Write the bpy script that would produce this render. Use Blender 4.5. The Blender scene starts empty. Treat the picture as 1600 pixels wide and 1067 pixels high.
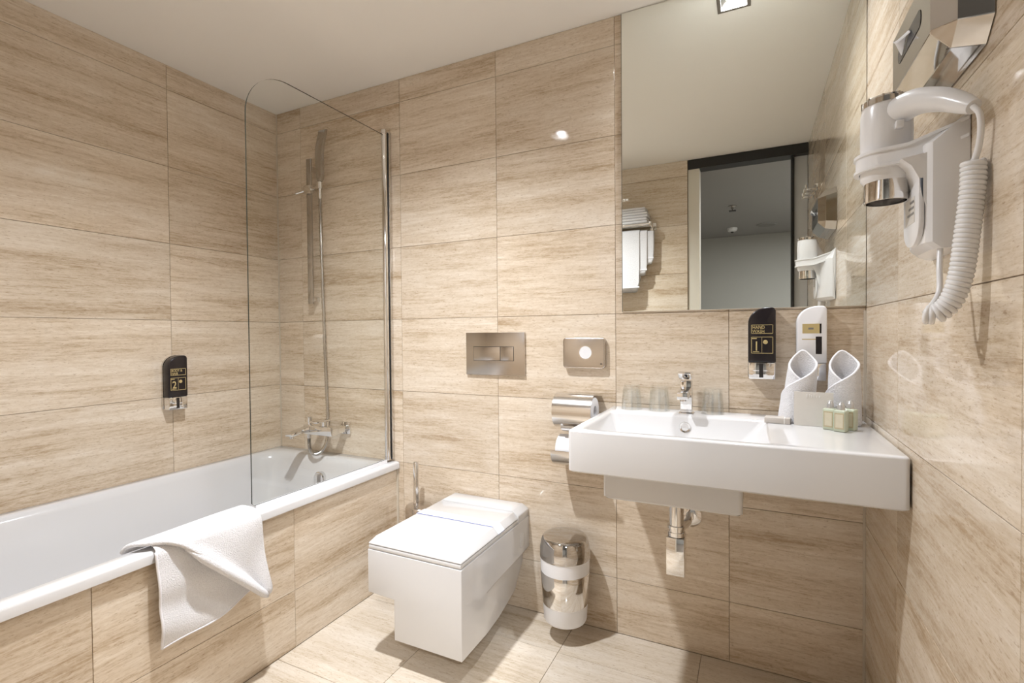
import bpy, bmesh, math, random
from mathutils import Vector, Matrix
random.seed(7)
PI = math.pi
scene = bpy.context.scene
COL = scene.collection

# ---------------------------------------------------------------- camera
def make_camera():
    loc = Vector((2.2834, -1.8424, 1.13857)); yaw, pitch, roll, f = -.4534, -.0163, -.0084, 773.22
    F = Vector((math.sin(yaw)*math.cos(pitch), math.cos(yaw)*math.cos(pitch), math.sin(pitch)))
    r = Vector((math.cos(yaw), -math.sin(yaw), 0)); u = r.cross(F)
    R = r*math.cos(roll) + u*math.sin(roll); U = -r*math.sin(roll) + u*math.cos(roll)
    cd = bpy.data.cameras.new('camera'); cd.sensor_width = 36; cd.sensor_fit = 'HORIZONTAL'
    cd.lens = f/1600*36; cd.clip_start = .01
    o = bpy.data.objects.new('camera', cd); COL.objects.link(o)
    m = Matrix.Identity(4)
    for i in range(3):
        m[i][0], m[i][1], m[i][2], m[i][3] = R[i], U[i], -F[i], loc[i]
    o.matrix_world = m
    scene.camera = o
make_camera()
# ---------------------------------------------------------------- world / exposure
w = bpy.data.worlds.new('world'); scene.world = w; w.use_nodes = True
w.node_tree.nodes['Background'].inputs[0].default_value = (.9, .88, .85, 1)
w.node_tree.nodes['Background'].inputs[1].default_value = .02
scene.view_settings.view_transform = 'Standard'; scene.view_settings.look = 'None'
scene.view_settings.gamma = 1; scene.view_settings.use_curve_mapping = False
scene.view_settings.exposure = 0.0
LAMP_MAIN, LAMP_SINK, HALL_FILL = 36.0, 9.0, 75.0

# room dimensions
WX, H, YF = 2.595, 2.3143, -1.76      # right wall, ceiling, front wall
TUBX = .7812                            # bath front panel
ZJ = [0, .2085, .5419, .8752, 1.2085, 1.5418, 1.8752, 2.2085, H]

# ================================================================ materials
def new_mat(name):
    m = bpy.data.materials.new(name); m.use_nodes = True
    nt = m.node_tree; b = nt.nodes['Principled BSDF']
    return m, nt, b
def setin(b, **kw):
    for k, v in kw.items():
        k = k.replace('_', ' ')
        if k in b.inputs: b.inputs[k].default_value = v
def simple(name, col, rough=.4, metal=0., noise=.0, nscale=20., bump=0., bscale=300., coat=0., aniso=None, **kw):
    """plain material with slight procedural variation"""
    m, nt, b = new_mat(name); N, L = nt.nodes, nt.links
    b.inputs['Base Color'].default_value = (*col, 1); b.inputs['Roughness'].default_value = rough
    b.inputs['Metallic'].default_value = metal; b.inputs['Coat Weight'].default_value = coat
    tc = N.new('ShaderNodeTexCoord')
    if noise > 0:
        n = N.new('ShaderNodeTexNoise'); n.inputs['Scale'].default_value = nscale; n.inputs['Detail'].default_value = 4
        mp = N.new('ShaderNodeMapping'); L.new(tc.outputs['Object'], mp.inputs[0]); L.new(mp.outputs[0], n.inputs[0])
        if aniso: mp.inputs['Scale'].default_value = aniso
        mx = N.new('ShaderNodeMix'); mx.data_type = 'RGBA'
        mx.inputs[6].default_value = (*[c*(1-noise) for c in col], 1); mx.inputs[7].default_value = (*[min(1, c*(1+noise*.5)) for c in col], 1)
        L.new(n.outputs[0], mx.inputs[0]); L.new(mx.outputs[2], b.inputs['Base Color'])
    if bump > 0:
        n2 = N.new('ShaderNodeTexNoise'); n2.inputs['Scale'].default_value = bscale; n2.inputs['Detail'].default_value = 3
        L.new(tc.outputs['Object'], n2.inputs[0])
        bp = N.new('ShaderNodeBump'); bp.inputs['Strength'].default_value = bump; bp.inputs['Distance'].default_value = .003
        L.new(n2.outputs[0], bp.inputs['Height']); L.new(bp.outputs[0], b.inputs['Normal'])
    for k, v in kw.items(): b.inputs[k.replace('_', ' ')].default_value = v
    return m

def travertine(name, light, mid, dark, rough):
    m, nt, b = new_mat(name); N, L = nt.nodes, nt.links
    tc = N.new('ShaderNodeTexCoord'); oi = N.new('ShaderNodeObjectInfo')
    mul = N.new('ShaderNodeMath'); mul.operation = 'MULTIPLY'; mul.inputs[1].default_value = 57.
    L.new(oi.outputs['Random'], mul.inputs[0])
    cmb = N.new('ShaderNodeCombineXYZ'); L.new(mul.outputs[0], cmb.inputs[0]); L.new(mul.outputs[0], cmb.inputs[1]); L.new(mul.outputs[0], cmb.inputs[2])
    add = N.new('ShaderNodeVectorMath'); add.operation = 'ADD'
    L.new(tc.outputs['Object'], add.inputs[0]); L.new(cmb.outputs[0], add.inputs[1])
    def noise(sc, scale, detail, dist=0., rough=.55):
        mp = N.new('ShaderNodeMapping'); mp.inputs['Scale'].default_value = sc
        L.new(add.outputs[0], mp.inputs[0])
        n = N.new('ShaderNodeTexNoise'); n.inputs['Scale'].default_value = scale; n.inputs['Detail'].default_value = detail
        n.inputs['Distortion'].default_value = dist; n.inputs['Roughness'].default_value = rough
        L.new(mp.outputs[0], n.inputs[0]); return n
    n1 = noise((.7, 1, 7.5), 1.7, 5, .45)             # broad bands
    n2 = noise((7, 1, 95), 1.6, 8, .5, .75)            # thin streaks
    n3 = noise((2.2, 1, 32), 2.2, 8, .9, .70)
    n5 = noise((22, 1, 62), 2.0, 6, .6, .75)            # grainy mottling                 # wisps
    n4 = noise((40, 20, 160), 1.5, 3, 0, .7)           # grain and pits
    def mathn(op, a, bv):
        x = N.new('ShaderNodeMath'); x.operation = op
        for i, v in enumerate((a, bv)):
            if isinstance(v, (int, float)): x.inputs[i].default_value = v
            else: L.new(v, x.inputs[i])
        return x.outputs[0]
    s = mathn('ADD', mathn('MULTIPLY', n1.outputs[0], .34), mathn('MULTIPLY', n2.outputs[0], .20))
    s = mathn('ADD', s, mathn('MULTIPLY', n3.outputs[0], .27)); s = mathn('ADD', s, mathn('MULTIPLY', n5.outputs[0], .19))
    cr = N.new('ShaderNodeValToRGB'); e = cr.color_ramp.elements
    e[0].position = .39; e[0].color = (*dark, 1); e[1].position = .585; e[1].color = (*light, 1)
    k = cr.color_ramp.elements.new(.49); k.color = (*mid, 1)
    L.new(s, cr.inputs[0])
    pit = N.new('ShaderNodeValToRGB'); pe = pit.color_ramp.elements
    pe[0].position = .30; pe[0].color = (.72, .66, .60, 1); pe[1].position = .42; pe[1].color = (1, 1, 1, 1)
    L.new(n4.outputs[0], pit.inputs[0])
    mx = N.new('ShaderNodeMix'); mx.data_type = 'RGBA'; mx.blend_type = 'MULTIPLY'; mx.inputs[0].default_value = 1
    L.new(cr.outputs[0], mx.inputs[6]); L.new(pit.outputs[0], mx.inputs[7])
    # slight tile to tile shift
    hv = N.new('ShaderNodeHueSaturation'); 
    vv = N.new('ShaderNodeMapRange'); vv.inputs['To Min'].default_value = .95; vv.inputs['To Max'].default_value = 1.05
    L.new(oi.outputs['Random'], vv.inputs[0]); L.new(vv.outputs[0], hv.inputs['Value'])
    L.new(mx.outputs[2], hv.inputs['Color']); L.new(hv.outputs[0], b.inputs['Base Color'])
    rr = N.new('ShaderNodeMapRange'); rr.inputs['To Min'].default_value = rough*.8; rr.inputs['To Max'].default_value = rough*1.3
    L.new(n4.outputs[0], rr.inputs[0]); L.new(rr.outputs[0], b.inputs['Roughness'])
    bp = N.new('ShaderNodeBump'); bp.inputs['Strength'].default_value = .04; bp.inputs['Distance'].default_value = .0004
    L.new(n2.outputs[0], bp.inputs['Height']); L.new(bp.outputs[0], b.inputs['Normal'])
    b.inputs['IOR'].default_value = 1.5
    return m
M = {}
M['tile'] = travertine('travertine_wall', (.765, .675, .565), (.65, .54, .415), (.42, .305, .19), .055)
M['floor'] = travertine('travertine_floor', (.69, .62, .53), (.62, .535, .43), (.46, .37, .26), .16)
M['grout'] = simple('grout', (.33, .26, .19), .8, noise=.2, nscale=80)
M['trim'] = simple('corner_sealant', (.62, .55, .45), .5, noise=.1)
M['ceiling'] = simple('ceiling_paint', (.89, .86, .81), .8, noise=.02, nscale=3)
M['ceramic'] = simple('white_ceramic', (.655, .645, .64), .12, noise=.02, nscale=3, coat=.4)
M['acrylic'] = simple('white_acrylic', (.66, .652, .652), .14, noise=.02, nscale=3, coat=.3)
M['plastic'] = simple('white_plastic', (.82, .81, .81), .25, noise=.03, nscale=8)
M['frosted'] = simple('satin_white', (.85, .85, .87), .35, noise=.03, nscale=8)
M['chrome'] = simple('chrome', (.80, .79, .78), .05, 1., noise=.04, nscale=12)
M['satin_chrome'] = simple('satin_chrome', (.70, .68, .66), .16, 1., noise=.06, nscale=10)
M['rail_chrome'] = simple('rail_chrome', (.50, .485, .47), .10, 1., noise=.06, nscale=12)
M['case_chrome'] = simple('case_chrome', (.56, .54, .52), .05, 1., noise=.04, nscale=12)
M['cover_chrome'] = simple('cover_chrome', (.78, .76, .74), .17, 1., noise=.05, nscale=12)
M['silver_cap'] = simple('silver_cap', (.62, .62, .62), .32, .7, noise=.08, nscale=200)
M['brushed'] = simple('brushed_steel', (.60, .555, .51), .22, 1., noise=.12, nscale=30, aniso=(1, 1, 40))
M['dark_metal'] = simple('dark_metal', (.05, .045, .045), .35, .6, noise=.1)
M['black'] = simple('black_plastic', (.014, .010, .012), .22, noise=.2, nscale=10)
M['black_paint'] = simple('black_paint', (.012, .011, .010), .45, noise=.2, nscale=10)
M['seal'] = simple('black_seal', (.01, .01, .01), .6, noise=.1)
M['gold'] = simple('gold_print', (.62, .50, .24), .35, .3, noise=.1)
M['terry'] = simple('terry_cotton', (.79, .78, .795), .95, noise=.16, nscale=240, bump=1.0, bscale=330)
M['terry'].node_tree.nodes['Principled BSDF'].inputs['Sheen Weight'].default_value = .25
M['hem'] = simple('woven_hem', (.83, .82, .85), .85, noise=.1, nscale=500, bump=.4, bscale=600)
M['paper'] = simple('tissue_paper', (.80, .80, .82), .9, noise=.04, nscale=40, bump=.1, bscale=200)
M['card'] = simple('grey_card', (.62, .585, .535), .6, noise=.04, nscale=60)
M['print'] = simple('pale_print', (.78, .76, .73), .6, noise=.02)
M['blue_print'] = simple('blue_print', (.30, .33, .60), .6, noise=.1)
M['soap'] = simple('soap_wrapper', (.52, .475, .43), .5, noise=.06, nscale=60)
M['label'] = simple('bottle_label', (.52, .44, .28), .5, noise=.15, nscale=90)
M['label_light'] = simple('label_light', (.68, .62, .47), .5, noise=.1, nscale=90)
M['cork'] = simple('grey_print', (.22, .21, .20), .5, noise=.1)
M['wall_paint'] = simple('hall_paint', (.42, .405, .37), .8, noise=.03, nscale=3)
M['hall_ceiling'] = simple('hall_ceiling_paint', (.33, .32, .31), .8, noise=.03, nscale=3)
M['frame_paint'] = simple('door_frame_paint', (.70, .66, .57), .5, noise=.02)
M['hall_floor'] = simple('hall_carpet', (.22, .18, .14), .9, noise=.2, nscale=60)
M['door_edge'] = simple('door_edge', (.55, .55, .54), .5, noise=.03)
m, nt, b = new_mat('mirror_silver'); setin(b, Metallic=1., Roughness=0.0); M['mirror'] = m
nm = nt.nodes.new('ShaderNodeTexNoise'); nm.inputs['Scale'].default_value = 2
rm = nt.nodes.new('ShaderNodeValToRGB'); rm.color_ramp.elements[0].color = (.84, .855, .81, 1); rm.color_ramp.elements[1].color = (.86, .87, .83, 1)
nt.links.new(nm.outputs[0], rm.inputs[0]); nt.links.new(rm.outputs[0], b.inputs['Base Color'])
def clear_glass(name, tint, ior=1.5, rough=0.0, spec=1.0):
    """thin pane: see-through with Fresnel reflection"""
    m = bpy.data.materials.new(name); m.use_nodes = True; nt = m.node_tree; N, L = nt.nodes, nt.links
    for n in list(N): N.remove(n)
    out = N.new('ShaderNodeOutputMaterial'); tr = N.new('ShaderNodeBsdfTransparent'); gl = N.new('ShaderNodeBsdfGlossy')
    gl.inputs['Roughness'].default_value = rough; gl.inputs['Color'].default_value = (spec, spec, spec, 1)
    fr = N.new('ShaderNodeFresnel'); gm = N.new('ShaderNodeNewGeometry'); mr = N.new('ShaderNodeMapRange')
    mr.inputs['To Min'].default_value = ior; mr.inputs['To Max'].default_value = 1/ior     # same pane from either side
    L.new(gm.outputs['Backfacing'], mr.inputs[0]); L.new(mr.outputs[0], fr.inputs['IOR']); mx = N.new('ShaderNodeMixShader')
    n = N.new('ShaderNodeTexNoise'); n.inputs['Scale'].default_value = 3
    rp = N.new('ShaderNodeValToRGB'); rp.color_ramp.elements[0].color = (*tint, 1); rp.color_ramp.elements[1].color = (*[min(1, c*1.01) for c in tint], 1)
    L.new(n.outputs[0], rp.inputs[0]); L.new(rp.outputs[0], tr.inputs[0])
    L.new(fr.outputs[0], mx.inputs[0]); L.new(tr.outputs[0], mx.inputs[1]); L.new(gl.outputs[0], mx.inputs[2]); L.new(mx.outputs[0], out.inputs[0])
    return m
M['glass'] = clear_glass('screen_glass', (.965, .975, .96), 1.45)
M['glass_edge'] = simple('glass_edge', (.045, .05, .04), .1, noise=.1)
M['tumbler'] = clear_glass('tumbler_glass', (.965, .972, .968), 2.1)
M['liquid'] = simple('pale_green_lotion', (.66, .71, .55), .12, noise=.05, nscale=20, Transmission_Weight=.25)
def emitter(name, col, s):
    m = bpy.data.materials.new(name); m.use_nodes = True; b = m.node_tree.nodes['Principled BSDF']
    b.inputs['Base Color'].default_value = (1, 1, 1, 1)
    b.inputs['Emission Color'].default_value = (*col, 1); b.inputs['Emission Strength'].default_value = s
    return m
M['lamp'] = emitter('lamp_lens', (.97, .98, 1), 3.0)

# ================================================================ geometry helpers
def wloc(o):
    v = Vector((0, 0, 0))
    while o is not None: v += o.location; o = o.parent
    return v
def link(name, me, mat, parent=None):
    o = bpy.data.objects.new(name, me); COL.objects.link(o)
    if mat is not None:
        me.materials.clear(); me.materials.append(M[mat] if isinstance(mat, str) else mat)
    if parent is not None: o.parent = parent
    return o
def fin(name, bm, mat, parent=None, bevel=0., seg=2, smooth=35, local=False, base=None):
    """turn a bmesh built in world space (or local space) into one mesh object"""
    bmesh.ops.remove_doubles(bm, verts=bm.verts, dist=1e-6)
    if bevel > 0:
        ed = [e for e in bm.edges if len(e.link_faces) == 2 and e.calc_face_angle(0) > math.radians(25)]
        bmesh.ops.bevel(bm, geom=ed, offset=bevel, segments=seg, profile=.5, affect='EDGES', clamp_overlap=True)
    bmesh.ops.recalc_face_normals(bm, faces=bm.faces)
    if not local:
        off = wloc(parent) if parent is not None else Vector(base or (0, 0, 0))
        bmesh.ops.translate(bm, verts=bm.verts, vec=-off)
    me = bpy.data.meshes.new(name); bm.to_mesh(me); bm.free()
    if smooth:
        me.polygons.foreach_set('use_smooth', [True]*len(me.polygons))
        me.set_sharp_from_angle(angle=math.radians(smooth))
    o = link(name, me, mat, parent)
    if base is not None and parent is None and not local: o.location = base
    return o
def tag(o, label, cat, group=None):
    o['label'] = label; o['category'] = cat
    if group: o['group'] = group
    return o
def thing(name, label, cat, loc=(0, 0, 0), rz=0., group=None):
    o = bpy.data.objects.new(name, None); COL.objects.link(o); o.empty_display_size = .05
    o.location = loc; o.rotation_euler = (0, 0, rz)
    return tag(o, label, cat, group)
def struct(o): o['kind'] = 'structure'; return o
def box(bm, x0, x1, y0, y1, z0, z1):
    v = [bm.verts.new(p) for p in ((x0,y0,z0),(x1,y0,z0),(x1,y1,z0),(x0,y1,z0),(x0,y0,z1),(x1,y0,z1),(x1,y1,z1),(x0,y1,z1))]
    for f in ((0,3,2,1),(4,5,6,7),(0,1,5,4),(1,2,6,5),(2,3,7,6),(3,0,4,7)): bm.faces.new([v[i] for i in f])
    return bm
def B(*a): return box(bmesh.new(), *a)
def loft(bm, rings, closed=True, cap0=False, cap1=False, loop=False):
    vs = [[bm.verts.new(p) for p in r] for r in rings]
    n = len(rings[0]); m = len(vs)
    for i in range(m if loop else m-1):
        a, c = vs[i], vs[(i+1) % m]
        for j in range(n if closed else n-1):
            k = (j+1) % n
            try: bm.faces.new((a[j], a[k], c[k], c[j]))
            except ValueError: pass
    if cap0: bm.faces.new(vs[0][::-1])
    if cap1: bm.faces.new(vs[-1])
    return bm
def rrect(x0, x1, y0, y1, r, n=6):
    pts = []
    for cx, cy, a in ((x1-r, y1-r, 0), (x0+r, y1-r, 90), (x0+r, y0+r, 180), (x1-r, y0+r, 270)):
        for i in range(n+1):
            t = math.radians(a + 90*i/n); pts.append((cx + r*math.cos(t), cy + r*math.sin(t)))
    return pts
def lathe(bm, prof, c, n=40, axis='z', closed=False):
    rings = []
    for r, z in prof:
        ring = []
        for i in range(n):
            a = 2*PI*i/n; p, q = r*math.cos(a), r*math.sin(a)
            ring.append({'z': (c[0]+p, c[1]+q, c[2]+z), 'y': (c[0]+p, c[1]+z, c[2]+q), 'x': (c[0]+z, c[1]+p, c[2]+q)}[axis])
        rings.append(ring)
    loft(bm, rings, loop=closed)
    if not closed:
        for ring_i, (r, z) in ((0, prof[0]), (-1, prof[-1])):
            pass
    return bm
def lathe_solid(bm, prof, c, n=40, axis='z'):
    e = 1e-4
    return lathe(bm, [(e, prof[0][1])] + list(prof) + [(e, prof[-1][1])], c, n, axis)
def tube(bm, pts, r, n=10, caps=True, flat=1.0):
    pts = [Vector(p) for p in pts]; m = len(pts)
    rad = r if isinstance(r, (list, tuple)) else [r]*m
    T = [(pts[min(i+1, m-1)] - pts[max(i-1, 0)]).normalized() for i in range(m)]
    up = Vector((0, 0, 1)) if abs(T[0].z) < .9 else Vector((1, 0, 0))
    nrm = (up - T[0]*up.dot(T[0])).normalized(); rings = []
    for i in range(m):
        nrm = (nrm - T[i]*nrm.dot(T[i])).normalized(); bn = T[i].cross(nrm)
        rings.append([pts[i] + (nrm*math.cos(2*PI*k/n) + bn*math.sin(2*PI*k/n)*flat)*rad[i] for k in range(n)])
    return loft(bm, rings, cap0=caps, cap1=caps)
def smooth_path(ctrl, k=8):
    """Catmull-Rom through control points"""
    P = [Vector(p) for p in ctrl]; P = [P[0]*2-P[1]] + P + [P[-1]*2-P[-2]]; out = []
    for i in range(1, len(P)-2):
        for j in range(k):
            t = j/k
            out.append(.5*((2*P[i]) + (-P[i-1]+P[i+1])*t + (2*P[i-1]-5*P[i]+4*P[i+1]-P[i+2])*t*t + (-P[i-1]+3*P[i]-3*P[i+1]+P[i+2])*t**3))
    out.append(P[-2]); return out
def prism(bm, pts, plane, d0, d1):
    """extrude a 2-D outline; plane 'xz' extrudes along y, 'yz' along x, 'xy' along z"""
    f = {'xz': lambda a, b, d: (a, d, b), 'yz': lambda a, b, d: (d, a, b), 'xy': lambda a, b, d: (a, b, d)}[plane]
    return loft(bm, [[f(a, b, d0) for a, b in pts], [f(a, b, d1) for a, b in pts]], cap0=True, cap1=True)
def strip(bm, pts, th, x0, x1):
    """bent sheet of metal or paper: a polyline in y-z given thickness and extruded along x"""
    P = [Vector(p) for p in pts]; out = []
    for i, p in enumerate(P):
        d = (P[min(i+1, len(P)-1)] - P[max(i-1, 0)]).normalized(); out.append(p + Vector((-d.y, d.x))*th)
    a, b = [tuple(p) for p in P], [tuple(p) for p in out]; n = len(a)
    L = [[(x, q[0], q[1]) for q in a] for x in (x0, x1)]; R = [[(x, q[0], q[1]) for q in b] for x in (x0, x1)]
    loft(bm, L, closed=False); loft(bm, R, closed=False)
    for k in (0, 1): loft(bm, [L[k], R[k]], closed=False)
    for k in (0, n-1): bm.faces.new([bm.verts.new(v) for v in (L[0][k], L[1][k], R[1][k], R[0][k])])
    return bm
def text(parent, s, size, mat, loc, rot, align='LEFT', name='lettering', sx=1.0):
    cu = bpy.data.curves.new('lettering', 'FONT'); cu.body = s; cu.size = size; cu.extrude = .0002; cu.align_x = align
    cu.resolution_u = 3; cu.offset = size*.008
    o = bpy.data.objects.new('tmp', cu); COL.objects.link(o)
    me = bpy.data.meshes.new_from_object(o.evaluated_get(bpy.context.evaluated_depsgraph_get()))
    bpy.data.objects.remove(o); bpy.data.curves.remove(cu)
    t = link(name, me, mat, parent); t.location = loc; t.rotation_euler = rot; t.scale = (sx, 1, 1)
    return t
def grid(bm, fn, nu, nv):
    v = [[bm.verts.new(fn(i/nu, j/nv)) for j in range(nv+1)] for i in range(nu+1)]
    for i in range(nu):
        for j in range(nv): bm.faces.new((v[i][j], v[i+1][j], v[i+1][j+1], v[i][j+1]))
    return bm
def cloth(name, bm, mat, parent, thick=.006, sub=1, local=False, off=-1.):
    o = fin(name, bm, mat, parent, smooth=180, local=local)
    s = o.modifiers.new('thickness', 'SOLIDIFY'); s.thickness = thick; s.offset = off
    if sub:
        q = o.modifiers.new('soft', 'SUBSURF'); q.levels = sub; q.render_levels = sub
    return o

# ================================================================ the room
_tile_cache = {}
GAP, TT = .0016, .007
def tile_mesh(wd, ht, mat):
    key = (round(wd, 4), round(ht, 4), mat)
    if key not in _tile_cache:
        a, c = wd/2 - GAP/2, ht/2 - GAP/2; e = .0006
        bm = bmesh.new()
        loft(bm, [[(-a, TT, -c), (a, TT, -c), (a, TT, c), (-a, TT, c)], [(-a, e, -c), (a, e, -c), (a, e, c), (-a, e, c)],
                  [(-a+e, 0, -c+e), (a-e, 0, -c+e), (a-e, 0, c-e), (-a+e, 0, c-e)]], cap0=True, cap1=True)
        bmesh.ops.recalc_face_normals(bm, faces=bm.faces)
        me = bpy.data.meshes.new('tile'); bm.to_mesh(me); bm.free(); me.materials.append(M[mat]); _tile_cache[key] = me
    return _tile_cache[key]
def tile(parent, wd, ht, loc, rot, mat='tile'):
    o = bpy.data.objects.new('tile', tile_mesh(wd, ht, mat)); COL.objects.link(o)
    o.parent = parent; o.location = loc; o.rotation_euler = rot
def wall_tiles(parent, side, us, zs, skip=None):
    """tiles with the front face on the wall plane; us = joint positions along the wall"""
    for i in range(len(us)-1):
        for j in range(len(zs)-1):
            u0, u1, z0, z1 = us[i], us[i+1], zs[j], zs[j+1]
            if skip and skip(u0, u1, z0, z1): continue
            uc, zc = (u0+u1)/2, (z0+z1)/2
            if side == 'back': tile(parent, u1-u0, z1-z0, (uc, 0, zc), (0, 0, 0))
            elif side == 'left': tile(parent, u1-u0, z1-z0, (0, uc, zc), (0, 0, PI/2))
            elif side == 'right': tile(parent, u1-u0, z1-z0, (WX, uc, zc), (0, 0, -PI/2))
            elif side == 'front': tile(parent, u1-u0, z1-z0, (uc, YF, zc), (0, 0, PI))
            elif side == 'tub': tile(parent, u1-u0, z1-z0, (TUBX, uc, zc), (0, 0, PI/2))
G = .0028   # grout lies this far behind the tile face
wb = struct(fin('wall_back', B(-.1, WX+.1, G, .12, -.1, H), 'grout', smooth=0))
XB = [0, .176, .8178, 1.3192, 1.8192, 2.2092, WX]
wall_tiles(wb, 'back', XB, ZJ)
wl = struct(fin('wall_left', B(-.12, -G, YF-.15, G, -.1, H), 'grout', smooth=0))
wall_tiles(wl, 'left', [YF, -1.165, -.5508, 0], ZJ[2:])
wr = struct(fin('wall_right', B(WX+G, WX+.12, -1.87, G, -.1, H), 'grout', smooth=0))
wall_tiles(wr, 'right', [-1.87, -1.483, -.983, -.373, 0], ZJ)
wf = struct(fin('wall_front', B(-.1, 1.88, -1.87, YF-G, -.1, H), 'grout', smooth=0))
wall_tiles(wf, 'front', [0, .38, .88, 1.38, 1.88], ZJ)
tp = struct(fin('wall_bath_panel', B(TUBX-.045, TUBX-G, YF, 0, 0, .512), 'grout', smooth=0))
wall_tiles(tp, 'tub', [YF, -1.196, -.583, 0], [0, .2085, .512])
fl = struct(fin('floor', B(-.1, WX+.1, -1.87, .05, -.15, -G), 'grout', smooth=0))
FX = [TUBX, 1.197, 1.657, 2.119, WX]; FY = [-1.87, -1.58, -1.12, -.66, -.205, 0]
for i in range(4):
    for j in range(5):
        tile(fl, FX[i+1]-FX[i], FY[j+1]-FY[j], ((FX[i]+FX[i+1])/2, (FY[j]+FY[j+1])/2, 0), (-PI/2, 0, 0), 'floor')
# ceiling with openings for the recessed lamps
LAMPS = [(1.25, -.95), (2.222, -.112)]
def ceiling_mesh():
    bm = bmesh.new(); hs = .047
    xs = sorted([-.1, WX+.1] + [l[0]+s for l in LAMPS for s in (-hs, hs)]); ys = sorted([-1.88, .05] + [l[1]+s for l in LAMPS for s in (-hs, hs)])
    for i in range(len(xs)-1):
        for j in range(len(ys)-1):
            cx, cy = (xs[i]+xs[i+1])/2, (ys[j]+ys[j+1])/2
            if any(abs(cx-l[0]) < hs and abs(cy-l[1]) < hs for l in LAMPS): continue
            v = [bm.verts.new(p) for p in ((xs[i], ys[j], H), (xs[i], ys[j+1], H), (xs[i+1], ys[j+1], H), (xs[i+1], ys[j], H))]
            bm.faces.new(v)
    bmesh.ops.remove_doubles(bm, verts=bm.verts, dist=1e-5)
    r = bmesh.ops.extrude_face_region(bm, geom=list(bm.faces))
    bmesh.ops.translate(bm, verts=[g for g in r['geom'] if isinstance(g, bmesh.types.BMVert)], vec=(0, 0, .1))
    return bm
struct(fin('ceiling', ceiling_mesh(), 'ceiling', smooth=0))
# sealant in the corners
struct(fin('trim_1', B(.0003, .005, -.005, -.0003, .546, H-.001), 'trim', smooth=0))
struct(fin('trim_2', B(WX-.006, WX-.0003, -.006, -.0003, .002, 1.2), 'trim', smooth=0))
struct(fin('trim_3', B(TUBX+.0003, TUBX+.008, -.008, -.0003, .002, .515), 'trim', smooth=0))
# doorway behind the camera and the hall beyond it, seen in the mirror
d1 = struct(fin('door_1', B(1.882, 1.955, -1.868, -1.775, 0, 2.25), 'frame_paint', smooth=0))
fin('lintel', B(1.884, WX-.002, -1.866, -1.765, 2.250, H-.001), 'black_paint', d1, smooth=0)
fin('door_edge', B(2.520, WX-.002, -1.866, -1.82, 0, 2.25), 'door_edge', d1, smooth=0)
fin('seal', B(2.503, 2.520, -1.866, -1.80, 0, 2.25), 'black_paint', d1, smooth=0)
HY = -4.9
struct(fin('wall_hall_end', B(.9, 3.7, HY-.1, HY, -.1, H), 'wall_paint', smooth=0))
struct(fin('wall_hall_left', B(.8, .9, HY-.1, -1.872, -.1, H), 'wall_paint', smooth=0))
struct(fin('wall_hall_right', B(3.6, 3.7, HY-.1, -1.872, -.1, H), 'wall_paint', smooth=0))
struct(fin('wall_hall_near', B(WX+.12, 3.7, -1.872, -1.78, -.1, H), 'wall_paint', smooth=0))
struct(fin('floor_hall', B(.8, 3.7, HY-.1, -1.872, -.15, -.002), 'hall_floor', smooth=0))
struct(fin('ceiling_hall', B(.8, 3.7, HY-.1, -1.882, H, H+.1), 'hall_ceiling', smooth=0))

# ================================================================ lamps
def downlight(x, y, power, label, size=.075):
    t = thing('ceiling_downlight', label, 'lamp', (x, y, H), group='recessed ceiling downlights')
    bm = bmesh.new(); o, i, z = .055, .043, H
    loft(bm, [[(x+a*o, y+c*o, z-.0005) for a, c in ((-1,-1),(1,-1),(1,1),(-1,1))], [(x+a*o, y+c*o, z-.005) for a, c in ((-1,-1),(1,-1),(1,1),(-1,1))],
              [(x+a*i, y+c*i, z-.005) for a, c in ((-1,-1),(1,-1),(1,1),(-1,1))], [(x+a*i, y+c*i, z+.04) for a, c in ((-1,-1),(1,-1),(1,1),(-1,1))]])
    fin('frame', bm, 'satin_chrome', t, smooth=0)
    bm = bmesh.new(); lathe_solid(bm, [(.039, 0), (.039, .008)], (x, y, z+.026), 32); fin('lens', bm, 'lamp', t)
    ld = bpy.data.lights.new('downlight_beam', 'AREA'); ld.shape = 'DISK'; ld.size = size; ld.energy = power; ld.color = (.91, .945, 1.0); ld.spread = math.radians(139)
    lo = bpy.data.objects.new('downlight_beam', ld); COL.objects.link(lo); lo.parent = t; lo.location = (0, 0, .024)
downlight(*LAMPS[0], LAMP_MAIN, 'square recessed downlight in the ceiling over the middle of the floor')
downlight(*LAMPS[1], LAMP_SINK, 'square recessed downlight above the washbasin, seen lit in the mirror')
def hall_fill():  # added fill light, out of view, to brighten the hall in the mirror
    t = thing('hall_fill_light', 'unseen fill light added on the hall ceiling outside the door', 'lamp', (3.1, -3.0, H))
    bm = bmesh.new(); lathe_solid(bm, [(.13, 0), (.13, -.02), (.12, -.028)], (3.1, -3.0, H-.0005), 32); fin('body', bm, 'plastic', t)
    ld = bpy.data.lights.new('hall_fill_beam', 'AREA'); ld.shape = 'DISK'; ld.size = .2; ld.energy = HALL_FILL; ld.color = (.93, .96, 1)
    lo = bpy.data.objects.new('hall_fill_beam', ld); COL.objects.link(lo); lo.parent = t; lo.location = (0, 0, -.035)
hall_fill()

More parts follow.
